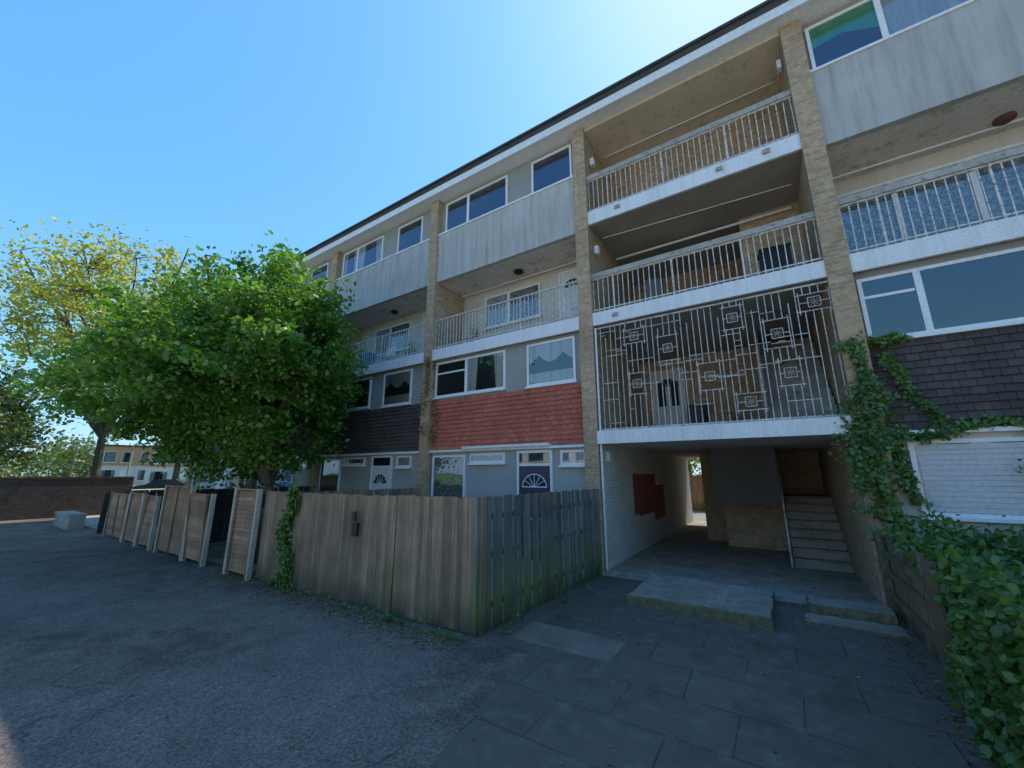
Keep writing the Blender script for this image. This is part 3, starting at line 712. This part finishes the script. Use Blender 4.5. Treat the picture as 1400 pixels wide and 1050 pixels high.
# ------------------------------------------------------------ background houses
def house(name,loc,rot,w,d,h,wall,upper,parts=3,gable=False):
    mb=MB(); mb.box(0,w,0,d,0,h*.5,M[wall]); mb.box(0,w,-.02,d+.02,h*.5,h,M[upper]); mb.box(-.2,w+.2,-.25,d+.2,h,h+.22,M['felt'] if not gable else M['frame'])
    if gable:
        a,b,c,e=(-.2,-.3,h+.22),(w+.2,-.3,h+.22),(w+.2,d/2,h+2.6),(-.2,d/2,h+2.6)
        mb.poly([a,b,c,e],M['rooft']); mb.poly([(w+.2,d+.3,h+.22),(-.2,d+.3,h+.22),e,c],M['rooft'])
        mb.poly([a,e,(-.2,d+.3,h+.22)],M['rooft']); mb.poly([b,(w+.2,d+.3,h+.22),c],M['rooft'])
    n=parts; u=w/n
    for i in range(n):
        a=i*u
        win(mb,a+u*.1,a+u*.45,h*.58,h*.86,(),('netf',),y=-.03); win(mb,a+u*.58,a+u*.88,h*.58,h*.86,(),('net',),y=-.03)
        win(mb,a+u*.1,a+u*.5,h*.12,h*.4,(),('net',),y=0); mb.box(a+u*.62,a+u*.85,-.05,0,0,h*.4,M['doorwhite'])
    mb.build(name,None,loc,rot)
M['tan']=surf('tan_cladding',(.58,.32,.15),.08,1,.8,.1,30)
house('terraced_house',(-74,19,0),math.radians(70),20,8,5.6,'pale','tan',4)
house('terraced_house',(-89,17,0),math.radians(80),13,8,6.2,'pale','tan',3)
house('brick_house',(-46,22,0),math.radians(40),9,7,5.4,'brickbuff','brickbuff',2)
house('terraced_house',(26,-22,0),math.pi,52,9,5.4,'pale','frame',9,gable=True)
def lamp(name,x,y,h):
    mb=MB(); mb.tube([(x,y,0),(x,y,1),(x,y,1.05),(x,y,h)],[.08,.08,.05,.04],M['post'],8)
    mb.tube([(x,y,h-.02),(x+.3,y,h+.08),(x+.6,y,h+.1)],.03,M['post'],6); mb.obox((x+.8,y,h+.1),(.28,.1,.05),Matrix.Identity(3),M['frame']); mb.build(name)
lamp('street_lamp',-33,5.3,3.6); lamp('street_lamp',-34,7.9,3.6)
mb=MB()
for k in range(4): mb.tube([(-31-.3*k,7.2+1.2*k,0),(-31-.3*k,7.2+1.2*k,1.0)],.03,M['frame'],6)
mb.tube([(-31,7.2,1.0),(-31.9,10.8,1.0)],.025,M['frame'],6); mb.tube([(-31,7.2,.55),(-31.9,10.8,.55)],.02,M['frame'],6)
mb.build('metal_handrail')
def car(name,loc,rot,col):
    mb=MB(); paint=surf(name+'_paint',col,.03,2,.25,0,20,spec=.6)
    prof=[(-2.1,.35),(-2.12,.75),(-1.95,.95),(-1.35,1.05),(-.85,1.42),(.45,1.45),(1.25,1.02),(1.95,.88),(2.1,.7),(2.1,.35)]
    hw=.86
    def yy(z): return hw if z<1.0 else hw-.35*(z-1.0)
    n=len(prof)
    for i in range(n):
        a=prof[i]; b=prof[(i+1)%n]; m=paint
        if (a,b) in((prof[3],prof[4]),(prof[5],prof[6])): m=M['dark']
        mb.poly([(a[0],-yy(a[1]),a[1]),(b[0],-yy(b[1]),b[1]),(b[0],yy(b[1]),b[1]),(a[0],yy(a[1]),a[1])],m,False)
    for s in(-1,1):
        mb.poly([(p[0],s*yy(p[1]),p[1]) for p in prof],paint)
        w=[(-1.2,1.06),(-.8,1.36),(.4,1.39),(1.05,1.04)]
        mb.poly([(p[0],s*(yy(p[1])+.006),p[1]) for p in w],M['dark'])
        mb.box(-.22,-.15,s*(hw-.1)-.02,s*(hw-.1)+.04,1.04,1.4,paint)
        for x in(-1.3,1.3):
            mb.tube([(x,s*.7,.33),(x,s*.89,.33)],.33,M['black'],18); mb.tube([(x,s*.88,.33),(x,s*.9,.33)],.19,M['rail'],12)
        mb.box(2.06,2.12,s*.6-.15,s*.6+.15,.62,.78,M['frame']); mb.box(-2.14,-2.08,s*.65-.12,s*.65+.12,.68,.88,M['redpaint'])
    mb.build(name,None,loc,rot)
car('parked_car',(-43,12.8,0),math.radians(60),(.02,.022,.03))

# ------------------------------------------------------------ light, sky, camera
w=bpy.data.worlds.new('World'); scene.world=w; w.use_nodes=True; nt=w.node_tree
bg=nt.nodes['Background']; sk=nt.nodes.new('ShaderNodeTexSky'); sk.sky_type='NISHITA'; sk.sun_disc=False
sk.sun_elevation=math.radians(SUN_EL); sk.sun_rotation=math.radians(SUN_AZ); sk.air_density=1.0; sk.dust_density=.6; sk.ozone_density=1.5
sp=node(nt,'ShaderNodeSeparateColor',{0:sk.outputs[0]}); ST=.15
cb=nt.nodes.new('ShaderNodeCombineColor')
for i,(K,A) in enumerate(((1.1,1.0),(2.45,1.03),(5.5,1.18))):
    x=node(nt,'ShaderNodeMath',{0:sp.outputs[i],1:-ST*K},operation='MULTIPLY').outputs[0]
    e=node(nt,'ShaderNodeMath',{0:math.e,1:x},operation='POWER').outputs[0]
    o=node(nt,'ShaderNodeMath',{0:1.0,1:e},operation='SUBTRACT').outputs[0]
    o=node(nt,'ShaderNodeMath',{0:o,1:A/ST},operation='MULTIPLY').outputs[0]
    nt.links.new(o,cb.inputs[i])
nt.links.new(cb.outputs[0],bg.inputs[0]); bg.inputs[1].default_value=ST
l=bpy.data.lights.new('sun','SUN'); l.energy=5.0; l.angle=math.radians(.5); l.color=(1,.93,.82)
so=bpy.data.objects.new('sun',l); scene.collection.objects.link(so); so.location=(0,20,40)
e,a=math.radians(SUN_EL),math.radians(SUN_AZ)
d=Vector((math.sin(a)*math.cos(e),math.cos(a)*math.cos(e),math.sin(e)))
so.rotation_euler=d.to_track_quat('Z','Y').to_euler()
cam=bpy.data.cameras.new('camera'); co=bpy.data.objects.new('camera',cam); scene.collection.objects.link(co)
co.location=(0,0,1.95); co.rotation_euler=(math.radians(90+12.8),0,math.radians(33.2))
cam.sensor_width=36; cam.lens=536/1400*36; cam.clip_end=2000; cam.clip_start=.05
scene.camera=co
scene.view_settings.view_transform='Standard'; scene.view_settings.look='None'; scene.view_settings.exposure=0
